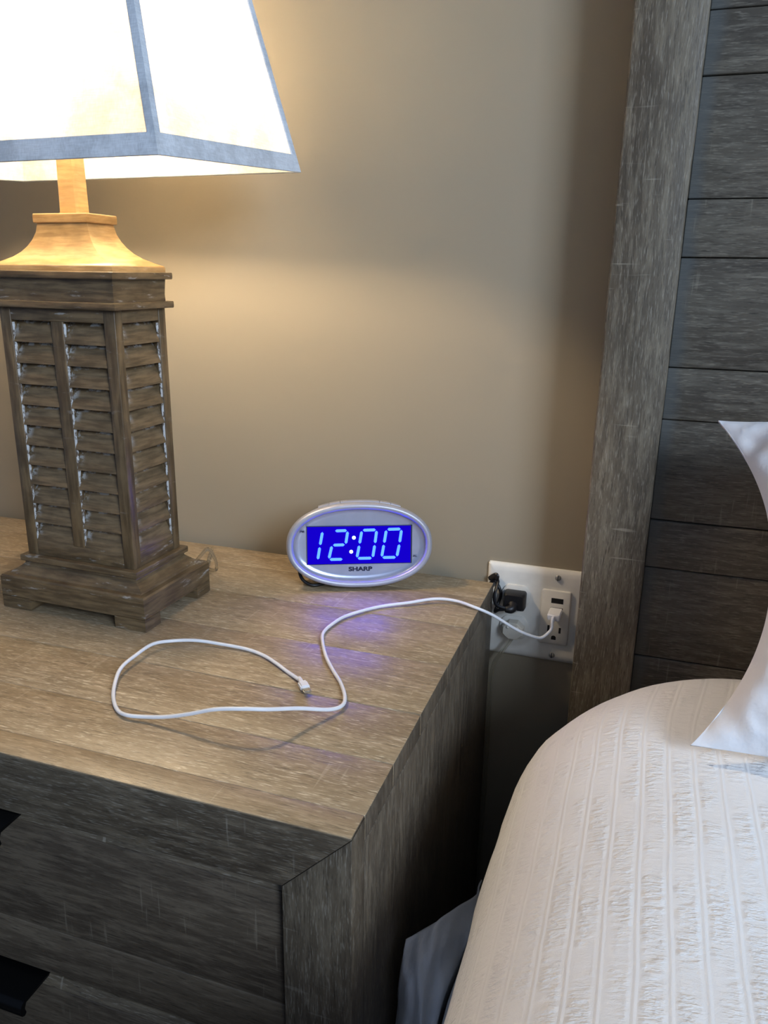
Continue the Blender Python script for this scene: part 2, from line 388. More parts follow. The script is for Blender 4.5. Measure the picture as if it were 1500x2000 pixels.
# ------------------------------------------------------------------ outlet plate
PX, PZ = 0.0493, 0.6658
plate = thing('outlet_plate', 'white two-gang wall outlet plate between the nightstand and the headboard post', 'outlet', (PX, 0, PZ))
def pb(name, x0, x1, y0, y1, z0, z1, mat, bev=0.0005, parent=plate): return box(name, x0, x1, y0, y1, z0, z1, mat, parent, bev, 2, (PX, 0, PZ))
def rrect(hw, hh, r, n=5):
    out = []
    for cx, cz, a0 in ((hw-r, hh-r, 0), (-hw+r, hh-r, 90), (-hw+r, -hh+r, 180), (hw-r, -hh+r, 270)):
        for k in range(n+1):
            a = math.radians(a0 + 90*k/n); out.append((cx+r*math.cos(a), cz+r*math.sin(a)))
    return out
def lay(hw, hh, y, r): return [(x, y, z) for x, z in rrect(hw, hh, r)]
W2, H2 = 0.05795, 0.0575
bm = rings_bm([lay(W2, H2, -0.0002, 0.0025), lay(W2, H2, -0.0018, 0.0025), lay(W2-0.001, H2-0.001, -0.0035, 0.002), lay(W2-0.0045, H2-0.0045, -0.0052, 0.002), lay(W2-0.009, H2-0.009, -0.0058, 0.002)])
shade_auto(bmobj('cover', bm, M_white, plate), 50)
for z in (0.0484, -0.0484):
    s = bmobj('screw', rings_bm([[(0.0230+0.0034*k*math.cos(a), y, z+0.0034*k*math.sin(a)) for a in [i*math.pi/8 for i in range(16)]] for k, y in ((1, -0.0056), (1, -0.0066), (0.8, -0.0076), (0.3, -0.0080))]), M_screw, plate)
    shade_auto(s, 50)
    box('slot', 0.0230-0.0004, 0.0230+0.0004, -0.00815, -0.0070, z-0.003, z+0.003, M_hole, s, 0)
# decorator insert with two USB ports and one socket
bm = rings_bm([lay(0.0166, 0.0334, y, r) for y, r in ((-0.0055, 0.0025),)] + [lay(0.0166, 0.0334, -0.0078, 0.0025), lay(0.0158, 0.0326, -0.0086, 0.002)])
for v in bm.verts: v.co.x += 0.023
ins = shade_auto(bmobj('usb_insert', bm, M_white, plate), 50)
YF = -0.0086
def slot(x, z, w, h, name='slot', mat=M_hole): return box(name, x-w/2, x+w/2, YF-0.00015, YF+0.001, z-h/2, z+h/2, mat, ins, 0)
slot(0.0246, 0.0212, 0.0135, 0.0062, 'usb_port'); slot(0.0246, 0.0098, 0.0135, 0.0062, 'usb_port')
slot(0.0170, -0.0142, 0.0024, 0.0085); slot(0.0300, -0.0150, 0.0024, 0.0070)
bmobj('ground_hole', rings_bm([[(0.0236+x, y, -0.0252+z) for x, z in [(-0.0027, -0.0022), (0.0027, -0.0022)] + [(0.0027*math.cos(a), 0.0006+0.0024*math.sin(a)) for a in [i*math.pi/8 for i in range(9)]]] for y in (YF, YF-0.00015)]), M_hole, ins)
for zz in (0.0195, -0.0195):
    bm = bmesh.new()
    pts = []
    for k in range(48):
        a = 2*math.pi*k/48; x = 0.0172*math.cos(a); z = 0.0172*math.sin(a); z = max(-0.0142, min(0.0142, z)); pts.append((x-0.023, zz+z))
    rings_bm([[(x, y, z) for x, z in pts] for y in (-0.0055, -0.0072)] + [[(-0.023+(x+0.023)*0.96, -0.0078, zz+(z-zz)*0.96) for x, z in pts]], bm=bm)
    rc = shade_auto(bmobj('receptacle', bm, M_ivory, plate), 50)
    for sx, hh in ((-0.0064, 0.0075), (0.0064, 0.0062)):
        box('slot', -0.023+sx-0.001, -0.023+sx+0.001, -0.0080, -0.0074, zz-hh/2+0.003, zz+hh/2+0.003, M_hole, rc, 0)

# black plug with cord
GX = PX - 0.023
plug = thing('power_plug', 'black two-prong power plug with cord in the upper outlet', 'plug', (GX, -0.0082, PZ+0.0175))
def ploc(P, o): return tuple(P[i]-o[i] for i in range(3))
PO = (GX, -0.0082, PZ+0.0175)
bm = rings_bm([[(x, y, z) for x, z in rrect(hw, hh, 0.003)] for hw, hh, y in ((0.0125, 0.0105, 0.0), (0.0128, 0.0108, -0.003), (0.0124, 0.0104, -0.012), (0.0105, 0.0088, -0.0155))])
shade_auto(bmobj('body', bm, M_rub, plug), 40)
bm = tube_bm([(-0.001, -0.012, -0.004), (-0.002, -0.019, -0.006), (-0.008, -0.022, -0.006)], 0.005, 5, 12, radii=lambda t: 0.0075-0.004*t)
shade_auto(bmobj('strain_relief', bm, M_rub, plug), 50)
cp = [(0.019, -0.030, 0.678), (0.008, -0.030, 0.681), (0.0035, -0.022, 0.688), (0.0045, -0.014, 0.697), (0.0040, -0.0075, 0.702), (-0.002, -0.0055, 0.700), (-0.008, -0.0052, 0.690), (-0.02, -0.0052, 0.66), (-0.05, -0.0050, 0.55), (-0.08, -0.0050, 0.40)]
shade_auto(bmobj('cord', tube_bm([ploc(p, PO) for p in cp], 0.0016, 6, 8, flat=1.4), M_rub, plug), 60)
cp = [(0.019, -0.030, 0.677), (0.010, -0.028, 0.674), (0.0050, -0.020, 0.668), (0.0070, -0.012, 0.676), (0.0090, -0.010, 0.686), (0.0065, -0.010, 0.695), (0.0010, -0.0070, 0.7015)]
shade_auto(bmobj('cord_loop', tube_bm([ploc(p, PO) for p in cp], 0.0018, 6, 8), M_rub, plug), 60)
tie = setp(shade_auto(bmobj('cable_tie', tube_bm([(-0.006, -0.0065, 0.7025), (-0.002, -0.0085, 0.7065), (0.002, -0.010, 0.7095), (0.0035, -0.0105, 0.7085), (0.0030, -0.010, 0.705)], 0.0019, 5, 8, flat=1.5), M_rub), 50),
           'short black cable tie sticking up behind the back corner of the nightstand', 'cable tie')

# clear plug and clear cord to the lamp
CO = (GX, -0.0082, PZ-0.0205)
cpl = thing('clear_plug', 'translucent plug with a clear twin cord in the lower outlet', 'plug', CO)
pts = [(0.0135*math.cos(2*math.pi*k/8+math.pi/8), 0.0120*math.sin(2*math.pi*k/8+math.pi/8)) for k in range(8)]
bm = rings_bm([[(x*s, y, z*s) for x, z in pts] for s, y in ((1.0, 0.0), (1.0, -0.006), (0.94, -0.009), (0.86, -0.0102))])
shade_auto(bmobj('body', bm, M_clear, cpl), 20)
for sx in (-0.0055, 0.0055):
    shade_auto(bmobj('prong_end', rings_bm([[(sx+0.0017*s*math.cos(a), y, 0.005+0.0017*s*math.sin(a)) for a in [i*math.pi/6 for i in range(12)]] for s, y in ((1, -0.0098), (1, -0.0112), (0.6, -0.0118))]), M_ivory, cpl), 50)
for dx in (-0.0013, 0.0013):
    cp = [(dx, -0.008, -0.009), (dx-0.004, -0.010, -0.016), (dx-0.012, -0.011, -0.030), (dx-0.0185, -0.012, -0.043), (dx-0.0215, -0.010, -0.065), (dx-0.022, -0.008, -0.10), (dx-0.022, -0.007, -0.25), (dx-0.03, -0.0062, -0.50)]
    shade_auto(bmobj('cord_wire', tube_bm(cp, 0.0012, 6, 8), M_ccord, cpl), 60)

# ------------------------------------------------------------------ charging cable
KO = (-0.100, -0.318, 0.7006)
cable = thing('charging_cable', 'white charging cable looping over the nightstand top to the wall outlet', 'cable', KO)
r_ = 0.00165; zt = 0.7008 + r_
P2 = [(-0.1130, -0.3040, zt+0.0004), (-0.132, -0.292, zt), (-0.147, -0.282, zt), (-0.165, -0.272, zt), (-0.186, -0.266, zt), (-0.213, -0.267, zt+0.001), (-0.236, -0.272, zt+0.003),
      (-0.2565, -0.280, 0.7052), (-0.267, -0.297, 0.7078), (-0.269, -0.322, 0.7072), (-0.2675, -0.342, 0.7070), (-0.262, -0.358, 0.7050), (-0.249, -0.380, 0.7030), (-0.233, -0.397, zt),
      (-0.219, -0.4035, zt+0.001), (-0.202, -0.402, 0.7045), (-0.183, -0.402, 0.7085), (-0.163, -0.402, 0.7150), (-0.139, -0.4015, 0.7238), (-0.117, -0.3975, 0.7265), (-0.101, -0.3880, 0.7240),
      (-0.086, -0.3650, 0.7150), (-0.0700, -0.3440, 0.7055), (-0.0635, -0.331, 0.7032), (-0.067, -0.3155, zt), (-0.079, -0.295, zt), (-0.094, -0.276, zt), (-0.109, -0.255, zt), (-0.123, -0.230, zt),
      (-0.1315, -0.209, zt), (-0.131, -0.186, zt), (-0.124, -0.161, zt), (-0.101, -0.129, zt), (-0.073, -0.109, zt+0.001), (-0.049, -0.0930, zt+0.0025), (-0.027, -0.0890, zt+0.002), (-0.004, -0.0960, zt+0.0008)]
P2 += [(0.01130, -0.08800, 0.69481), (0.02166, -0.07800, 0.68494), (0.03491, -0.06600, 0.67199), (0.04747, -0.05600, 0.66252), (0.05941, -0.04600, 0.65563), (0.06455, -0.04100, 0.65530), (0.06962, -0.03600, 0.65945), (0.07247, -0.03400, 0.66445), (0.07224, -0.03300, 0.67176), (0.07281, -0.03100, 0.67600)]
shade_auto(bmobj('wire', tube_bm([ploc(p, KO) for p in P2], r_, 7, 12), M_cord, cable), 60)
# small connector at the free end
a = Vector((-0.1130, -0.3040, zt)); b = Vector((-0.0965, -0.3235, zt+0.0003)); d = (b-a).normalized(); n_ = Vector((d.y, -d.x, 0))
def obox(name, c0, c1, hw, hh, mat, bev=0.0008, parent=cable, O=KO):
    bm = bmesh.new(); c0 = Vector(c0)-Vector(O); c1 = Vector(c1)-Vector(O); dd = (c1-c0).normalized()
    side = dd.cross(Vector((0, 0, 1))).normalized() if abs(dd.z) < 0.95 else Vector((1, 0, 0)); up = side.cross(dd)
    vs = [bm.verts.new(c + side*sx*hw + up*sz*hh) for c in (c0, c1) for sx in (-1, 1) for sz in (-1, 1)]
    for q in ((0,1,3,2),(4,6,7,5),(0,4,5,1),(2,3,7,6),(0,2,6,4),(1,5,7,3)): bm.faces.new([vs[i] for i in q])
    bmesh.ops.recalc_face_normals(bm, faces=bm.faces[:])
    if bev: bmesh.ops.bevel(bm, geom=bm.edges[:], offset=bev, segments=3, affect='EDGES')
    return shade_auto(bmobj(name, bm, mat, parent), 50)
up = Vector((0, 0, 0.0009))
shade_auto(bmobj('strain_relief', tube_bm([a-d*0.004-Vector(KO)+up*0.3, a+d*0.0055-Vector(KO)+up], 0.0021, 3, 10), M_cord, cable), 60)
con = obox('connector', a+d*0.005+up, a+d*0.0165+up, 0.0040, 0.0026, M_cord, 0.0012)
obox('connector_tip', a+d*0.0165+up, a+d*0.0230+up, 0.0033, 0.0010, M_metal, 0.0005, con)
pc = Vector((PX+0.0246, -0.0088, PZ+0.0095))
uc = obox('usb_connector', pc+Vector((0, -0.0005, 0)), pc+Vector((-0.0010, -0.020, -0.0012)), 0.0072, 0.0038, M_cord, 0.0010)
obox('strain_relief', (0.07273, -0.02800, 0.67597), (0.07251, -0.03300, 0.67055), 0.0020, 0.0020, M_cord, 0.0009)

# ------------------------------------------------------------------ lamp
LO = (-0.384, -0.205, 0.7006); LROT = -0.025
lamp = thing('table_lamp', 'carved wooden louvered table lamp with a lit white linen shade on the nightstand', 'lamp', LO, (0, 0, LROT))
Z = lambda z: z - 0.7006
# base with bracket feet
A, B = 0.0890, 0.0585; zf = 0.0125; fx, fy = 0.036, 0.021
bm = bmesh.new()
for sx in (-1, 1):
    for sy in (-1, 1):
        xa, xb = sorted((sx*A, sx*(A-fx))); ya, yb = sorted((sy*B, sy*(B-fy-0.004)))
        f = bmobj('foot', box_bm(xa, xb, ya, yb, 0.0, zf+0.001), M_lamp, lamp)
rings = [rect_ring(A, B, zf), rect_ring(A, B, Z(0.7345)), rect_ring(A-0.0015, B-0.0015, Z(0.7362)), rect_ring(A-0.007, B-0.007, Z(0.7366)), rect_ring(A-0.0085, B-0.0085, Z(0.7385)), rect_ring(0.0722, 0.0445, Z(0.7440)),
         rect_ring(0.0695, 0.0420, Z(0.7465)), rect_ring(0.0690, 0.0415, Z(0.7495))]
bmobj('base', rings_bm(rings), M_lamp, lamp)
def mould(name, a, b, z0, z1, mat=M_lamp):
    h = z1-z0; rs = []
    for k in range(11):
        th = -math.pi/2 + math.pi*k/10; c_ = math.cos(th)**0.45 if math.cos(th) > 1e-6 else 0.0; s_ = math.copysign(abs(math.sin(th))**0.55, math.sin(th)); rs.append(rect_ring(a-0.0014+0.0014*c_, b-0.0014+0.0014*c_, Z((z0+z1)/2)+h/2*s_))
    return shade_auto(bmobj(name, rings_bm(rs), mat, lamp), 50)
mould('lower_molding', 0.0725, 0.0450, 0.7492, 0.7560)
BA, BB, b0, b1 = 0.0665, 0.0390, 0.756, 1.0075
core = bmobj('column_core', rings_bm([rect_ring(BA-0.009, BB-0.009, Z(b0)), rect_ring(BA-0.009, BB-0.009, Z(b1))]), M_lamp, lamp)
# corner stiles, rails, mullions
def lb(name, x0, x1, y0, y1, z0, z1, mat, parent=lamp, bev=0.0006): return shade_auto(bmobj(name, box_bm(x0, x1, y0, y1, Z(z0), Z(z1), bev), mat, parent), 60)
sw, swy = 0.0125, 0.0110; rt, rb = 0.0125, 0.0155
for sx in (-1, 1):
    for sy in (-1, 1):
        xa, xb = sorted((sx*BA, sx*(BA-sw))); ya, yb = sorted((sy*BB, sy*(BB-swy)))
        lb('corner_post', xa, xb, ya, yb, b0, b1, M_lampv)
for sy in (-1, 1):
    ya, yb = sorted((sy*(BB-0.0004), sy*(BB-0.0092)))
    lb('frame_rail', -BA+sw, BA-sw, ya, yb, b1-rt, b1, M_lamp); lb('frame_rail', -BA+sw, BA-sw, ya, yb, b0, b0+rb, M_lamp)
    lb('mullion', -0.0070, 0.0070, ya, yb, b0+rb, b1-rt, M_lampv)
for sx in (-1, 1):
    xa, xb = sorted((sx*(BA-0.0004), sx*(BA-0.0092)))
    lb('frame_rail', xa, xb, -BB+swy, BB-swy, b1-rt, b1, M_lamp); lb('frame_rail', xa, xb, -BB+swy, BB-swy, b0, b0+rb, M_lamp)
# louvers
NL = 11; zz0, zz1 = b0+rb, b1-rt; pitch = (zz1-zz0)/NL
def slat_mesh(w, h):
    """carved slat: recessed at its top, proud at its lower edge, hollowed at its upper corners; local x = width, -y = outwards"""
    bm = bmesh.new(); nx, nz = 12, 8; G = []
    for j in range(nz+1):
        t = j/nz
        row = []
        for i in range(nx+1):
            s = 2*i/nx-1
            dep = 0.0009 + 0.0066*(t**1.5) + 0.0022*t*(abs(s)**3)
            zc = t*h*0.97
            row.append(bm.verts.new((s*w/2, dep, zc)))
        G.append(row)
    for j in range(nz):
        for i in range(nx): bm.faces.new((G[j][i], G[j][i+1], G[j+1][i+1], G[j+1][i]))
    bot = [bm.verts.new((v.co.x, 0.0088, 0.0006)) for v in G[0]]
    for i in range(nx): bm.faces.new((bot[i], bot[i+1], G[0][i+1], G[0][i]))
    bmesh.ops.recalc_face_normals(bm, faces=bm.faces[:])
    me = bpy.data.meshes.new('louver'); bm.to_mesh(me); bm.free(); me.materials.append(M_slat)
    me.polygons.foreach_set('use_smooth', [True]*len(me.polygons))
    try: me.set_sharp_from_angle(angle=math.radians(45))
    except Exception: pass
    return me
wf = BA-sw-0.0070; wside = 2*(BB-swy)
mf, ms = slat_mesh(wf-0.0006, pitch), slat_mesh(wside-0.0006, pitch)
for k in range(NL):
    z = Z(zz0 + k*pitch)
    for sy in (-1, 1):
        for sx in (-1, 1):
            o = bpy.data.objects.new('louver', mf); C.objects.link(o); o.parent = lamp; o.location = (sx*(0.0070+wf/2), sy*BB, z); o.rotation_euler = (0, 0, 0 if sy < 0 else math.pi)
    for sx in (-1, 1):
        o = bpy.data.objects.new('louver', ms); C.objects.link(o); o.parent = lamp; o.location = (sx*BA, 0, z); o.rotation_euler = (0, 0, math.pi/2*sx)
# whitewash left in the corners of the openings
random.seed(3)
for (x, y, axis) in ((-BA+sw, -BB, 0), (0.0070, -BB, 0), (BA, BB-swy, 1)):
    bm = bmesh.new(); n = 70; L = []
    for k in range(n+1):
        t = k/n; z = Z(zz0+0.002+(zz1-zz0-0.004)*t); wd = 0.0006 + 0.0011*(0.5+0.5*mn.noise(Vector((t*46, x*90, 1)))) + 0.0030*max(0, ((t*NL) % 1)-0.62)*(0.5+random.random()*0.8)
        if axis == 0: L.append(((x+0.0001, y+0.0012, z), (x+wd, y+0.0030, z)))
        else: L.append(((x-0.0012, y-0.0001, z), (x-0.0030, y-wd*0.9, z)))
    V = [(bm.verts.new(p), bm.verts.new(q)) for p, q in L]
    for (p, q), (r, s) in zip(V, V[1:]): bm.faces.new((p, q, s, r))
    o = bmobj('paint_residue', bm, M_wash, lamp)
    m = o.modifiers.new('thick', 'SOLIDIFY'); m.thickness = 0.0003
mould('upper_molding', 0.0728, 0.0455, 1.0070, 1.0135)
bmobj('neck_band', rings_bm([rect_ring(0.0675, 0.0395, Z(1.0130)), rect_ring(0.0672, 0.0392, Z(1.020)), rect_ring(0.0682, 0.0400, Z(1.0345))]), M_lamp, lamp)
mould('upper_molding', 0.0728, 0.0455, 1.0340, 1.0405)
prof = [(0.0690, 0.0400, 1.0400), (0.0690, 0.0400, 1.0448), (0.0680, 0.0392, 1.0462), (0.0600, 0.0345, 1.0490), (0.0510, 0.0300, 1.0528), (0.0440, 0.0265, 1.0572), (0.0385, 0.0238, 1.0622), (0.0340, 0.0215, 1.0680), (0.0305, 0.0198, 1.0745), (0.0282, 0.0186, 1.0840)]
shade_auto(bmobj('flared_cap', rings_bm([rect_ring(a, b, Z(z)) for a, b, z in prof]), M_gold, lamp), 40)
mould('cap_molding', 0.0312, 0.0210, 1.0832, 1.0915, M_gold)
shade_auto(bmobj('stem', rings_bm([rect_ring(a, b, Z(z), 0.002) for a, b, z in ((0.0118, 0.0092, 1.0900), (0.0114, 0.0090, 1.093), (0.0110, 0.0088, 1.094), (0.0098, 0.0080, 1.185), (0.0098, 0.0080, 1.19))]), M_gold, lamp), 40)
def lathe(name, prof, mat, parent, n=24):
    return shade_auto(bmobj(name, rings_bm([[(r*math.cos(2*math.pi*k/n), r*math.sin(2*math.pi*k/n), z) for k in range(n)] for r, z in prof]), mat, parent), 40)
lathe('socket', [(0.008, Z(1.189)), (0.014, Z(1.192)), (0.0165, Z(1.196)), (0.0165, Z(1.214)), (0.0145, Z(1.218))], M_metal, lamp)
M_bulb = emit('bulb_glow', (1.0, 0.77, 0.50, 1), BULB)
lathe('bulb', [(0.012, Z(1.2185)), (0.015, Z(1.226))] + [(0.030*math.cos(t), Z(1.252)+0.030*math.sin(t)) for t in [math.radians(a) for a in range(-50, 90, 12)]] + [(0.002, Z(1.252)+0.0299)], M_bulb, lamp)
for s in (-1, 1):
    shade_auto(bmobj('harp', tube_bm([(s*0.012, 0, Z(1.190)), (s*0.040, 0, Z(1.205)), (s*0.050, 0, Z(1.27)), (s*0.040, 0, Z(1.35)), (s*0.012, 0, Z(1.385)), (0, 0, Z(1.388))], 0.0013, 6, 8), M_metal, lamp), 60)
# shade
SR = -0.030; zb, zt_ = 1.131, 1.400
def hwz(z): t = (z-zb); return 0.1750-0.244*t, 0.1110-0.160*t
sh = bpy.data.objects.new('lamp_shade', None)
def shade_pt(sx, sy, z, out=0.0):
    a_, b_ = hwz(z); a_ += out; b_ += out
    X, Y = sx*a_, sy*b_; zz = z + 0.057*Y*(1 if z < 1.2 else 0.3)
    return Vector((0.003+X*math.cos(SR)-Y*math.sin(SR), 0.004+X*math.sin(SR)+Y*math.cos(SR), Z(zz)))
bm = bmesh.new(); rows = []
for k in range(7):
    z = zb+(zt_-zb)*k/6; rows.append([bm.verts.new(shade_pt(sx, sy, z)) for sx, sy in ((-1, -1), (1, -1), (1, 1), (-1, 1))])
for r0, r1 in zip(rows, rows[1:]):
    for k in range(4): bm.faces.new((r0[k], r0[(k+1) % 4], r1[(k+1) % 4], r1[k]))
shade_o = bmobj('lamp_shade', bm, M_linen, lamp)
shade_o['label'] = 'lit white linen rectangular lamp shade'
def strip_bm(P0, P1, nrm_out, wdir0, wdir1, w0, th=0.0012):
    bm = bmesh.new(); a = [P0, P0+wdir0*w0, P1+wdir1*w0, P1]; o = nrm_out*th
    A_ = [bm.verts.new(p-o*0.6) for p in a]; B_ = [bm.verts.new(p+o) for p in a]
    bm.faces.new(A_[::-1]); bm.faces.new(B_)
    for i in range(4): bm.faces.new((A_[i], A_[(i+1) % 4], B_[(i+1) % 4], B_[i]))
    return bm
cs = [(-1, -1), (1, -1), (1, 1), (-1, 1)]
for band, (za, zb_) in (('bottom_trim', (zb-0.0008, zb+0.0145)), ('top_trim', (zt_-0.013, zt_+0.0008))):
    bm = bmesh.new(); th = 0.0016
    ins_ = [[bm.verts.new(shade_pt(sx, sy, z, o)) for sx, sy in cs] for z, o in ((za, -0.0012), (za-0.0006, 0.0006), (za, th), (zb_, th), (zb_+0.0005, 0.0003))]
    for r0, r1 in zip(ins_, ins_[1:]):
        for k in range(4): bm.faces.new((r0[k], r0[(k+1) % 4], r1[(k+1) % 4], r1[k]))
    bmobj(band, bm, M_trim, shade_o)
for i, (sx, sy) in enumerate(cs):
    bm = bmesh.new(); V = []
    for k in range(2):
        z = (zb+0.012, zt_-0.010)[k]; wz = 0.0068
        a_, b_ = hwz(z)
        p1 = shade_pt(sx*(1-wz/a_), sy, z, 0.0012) ; p2 = shade_pt(sx, sy, z, 0.0016); p3 = shade_pt(sx, sy*(1-wz/b_), z, 0.0012)
        q1 = shade_pt(sx*(1-wz/a_), sy, z, 0.0002); q2 = shade_pt(sx, sy, z, 0.0002); q3 = shade_pt(sx, sy*(1-wz/b_), z, 0.0002)
        V.append([bm.verts.new(p) for p in (q1, p1, p2, p3, q3, q2)])
    for k in range(6): bm.faces.new((V[0][k], V[0][(k+1) % 6], V[1][(k+1) % 6], V[1][k]))
    bm.faces.new(V[0]); bm.faces.new(V[1])
    bmobj('corner_trim', bm, M_trim, shade_o)
# clear cord leaving the lamp at its back
shade_auto(bmobj('cord', tube_bm([(0.040, 0.062, 0.012), (0.060, 0.064, 0.020), (0.073, 0.067, 0.036), (0.081, 0.071, 0.044), (0.085, 0.078, 0.030), (0.078, 0.090, 0.012), (0.05, 0.115, 0.0032), (0.02, 0.175, 0.0032)], 0.0019, 7, 8), M_ccord, lamp), 60)

# ------------------------------------------------------------------ clock
yaw, tl = 0.423, 0.095
u = Vector((math.cos(yaw), math.sin(yaw), 0)); nr = Vector((math.sin(yaw), -math.cos(yaw), 0))
v_ = Vector((0, 0, 1))*math.cos(tl) - nr*math.sin(tl); nf = nr*math.cos(tl) + Vector((0, 0, 1))*math.sin(tl)
clock = thing('alarm_clock', 'oval silver digital alarm clock with glowing blue numerals on the nightstand', 'clock')
mt = Matrix(((u.x, -nf.x, v_.x), (u.y, -nf.y, v_.y), (u.z, -nf.z, v_.z))).to_euler()
CKP = Vector((-0.141, -0.080, 0.7512)); clock.location = CKP; clock.rotation_euler = mt
def se(a, b, y, n=72, p=2.25, dz=0.0):
    out = []
    for k in range(n):
        t = 2*math.pi*k/n; c, s = math.cos(t), math.sin(t)
        out.append((a*math.copysign(abs(c)**(2/p), c), y, dz+b*math.copysign(abs(s)**(2/p), s)))
    return out
OA, OB = 0.0818, 0.0488
prof = [(0.62, 0.60, 0.040), (0.74, 0.72, 0.0385), (0.84, 0.84, 0.033), (0.92, 0.92, 0.024), (0.965, 0.965, 0.014), (0.985, 0.985, 0.006)]
hs = shade_auto(bmobj('housing', rings_bm([se(OA*a, OB*b, y) for a, b, y in prof], cap1=False), M_silver, clock), 50)
prof = [(0.985, 0.985, 0.0065), (0.996, 0.996, 0.0035), (1.0, 1.0, 0.0005), (0.998, 0.996, -0.0022), (0.988, 0.984, -0.0044), (0.972, 0.962, -0.0058), (0.952, 0.930, -0.0064), (0.932, 0.892, -0.0060), (0.916, 0.860, -0.0048), (0.908, 0.843, -0.0030), (0.905, 0.838, -0.0008)]
shade_auto(bmobj('rim', rings_bm([se(OA*a, OB*b, y) for a, b, y in prof], False, False), M_silver, clock), 60)
# dished face plate
prof = [(0.906, 0.84, -0.0008), (0.88, 0.80, 0.0012), (0.82, 0.72, 0.0018), (0.70, 0.60, 0.0020)]
fp = shade_auto(bmobj('face_plate', rings_bm([se(OA*a, OB*b, y) for a, b, y in prof], False, True), M_face, clock), 40)
disp = bmobj('display', box_bm(-0.0585, 0.0575, 0.0004, 0.0018, -0.0215, 0.0215), M_disp, clock)
# black bezel of the display
bmf = bmesh.new()
for q in ((-0.0590, -0.0585, -0.0220, 0.0220), (0.0575, 0.0590, -0.0220, 0.0220), (-0.0590, 0.0590, 0.0215, 0.0220), (-0.0590, 0.0590, -0.0220, -0.0215)):
    box_bm(q[0], q[1], -0.0002, 0.0019, q[2], q[3], bm=bmf)
bmobj('display_frame', bmf, M_ink, clock)
def dp(zx, zy): return ((zx-752)/845*0.1165-0.0004, (519-zy)/316*0.0432)
def seg(p, q, half=0.00155, trim=0.0011):
    p, q = Vector(dp(*p)), Vector(dp(*q)); d = (q-p).normalized(); n = Vector((-d.y, d.x)); p = p+d*trim; q = q-d*trim
    pts = [p, p+d*half+n*half, q-d*half+n*half, q, q-d*half-n*half, p+d*half-n*half]
    bm = bmesh.new(); A_ = [bm.verts.new((x, 0.0005, z)) for x, z in pts]; B_ = [bm.verts.new((x, -0.0001, z)) for x, z in pts]
    bm.faces.new(A_); bm.faces.new(B_[::-1])
    for i in range(6): bm.faces.new((A_[i], B_[i], B_[(i+1) % 6], A_[(i+1) % 6]))
    bmobj('digit_segment', bm, M_seg, disp)
seg((455, 398), (432, 522)); seg((432, 524), (412, 642))
T = dict(two=((548, 398), (658, 396), (530, 517), (640, 515), (502, 637), (622, 637)),
         a=((772, 396), (893, 394), (752, 516), (878, 514), (730, 632), (860, 632)),
         b=((972, 392), (1096, 390), (953, 513), (1080, 512), (933, 629), (1058, 629)))
tl_, tr_, ml, mr, bl, br = T['two']
for p, q in ((tl_, tr_), (tr_, mr), (mr, ml), (ml, bl), (bl, br)): seg(p, q)
for k in 'ab':
    tl_, tr_, ml, mr, bl, br = T[k]
    for p, q in ((tl_, tr_), (tr_, mr), (mr, br), (br, bl), (bl, ml), (ml, tl_)): seg(p, q)
for zx, zy in ((707, 457), (685, 575)):
    x, z = dp(zx, zy)
    bmobj('colon_dot', rings_bm([[(x+0.0021*math.cos(i*math.pi/10), y, z+0.0021*math.sin(i*math.pi/10)) for i in range(20)] for y in (0.0005, -0.0001)]), M_dot, disp)
def text(body, name, x, z, size, mat, parent, sx=1.0, off=0.0, y=0.0008):
    c = bpy.data.curves.new(name, 'FONT'); c.body = body; c.size = size; c.align_x = 'CENTER'; c.align_y = 'CENTER'; c.offset = off; c.extrude = 0.00015
    t = bpy.data.objects.new(name, c); C.objects.link(t)
    me = bpy.data.meshes.new_from_object(t.evaluated_get(bpy.context.evaluated_depsgraph_get()))
    bpy.data.objects.remove(t)
    me.transform(Matrix.Translation((x, y, z)) @ Matrix.Rotation(math.pi/2, 4, 'X') @ Matrix.Diagonal((sx, 1, 1, 1)))
    me.materials.clear(); return link(name, me, mat, parent)
text('SHARP', 'lettering', 0.0008, -0.0283, 0.0066, M_ink, fp, 1.36, 0.00022, 0.0012)
text('PM', 'lettering', -0.0640, 0.0160, 0.0034, M_ink, fp, 1.15, 0.00003, 0.0002)
text('AL', 'lettering', 0.0628, -0.0140, 0.0034, M_ink, fp, 1.15, 0.00003, 0.0002)
# buttons on top
def topz(x, k=1.0): return OB*k*(1-abs(x/(OA*k))**2.25)**(1/2.25)
for x0, x1 in ((-0.0458, -0.0340), (-0.0335, -0.0217), (-0.0212, 0.0222), (0.0227, 0.0345), (0.0350, 0.0462)):
    bm = bmesh.new(); n = 8; R0 = []
    for k in range(n+1):
        x = x0+(x1-x0)*k/n; zc = topz(x, 0.985)
        R0.append([bm.verts.new((x, y, zc+dz)) for y, dz in ((0.004, -0.003), (0.004, 0.0013), (0.0055, 0.0019), (0.016, 0.0009), (0.018, -0.0002), (0.018, -0.005))])
    for A_, B_ in zip(R0, R0[1:]):
        for k in range(6): bm.faces.new((A_[k], A_[(k+1) % 6], B_[(k+1) % 6], B_[k]))
    bm.faces.new(R0[0][::-1]); bm.faces.new(R0[-1])
    shade_auto(bmobj('button', bm, M_silver, clock), 50)
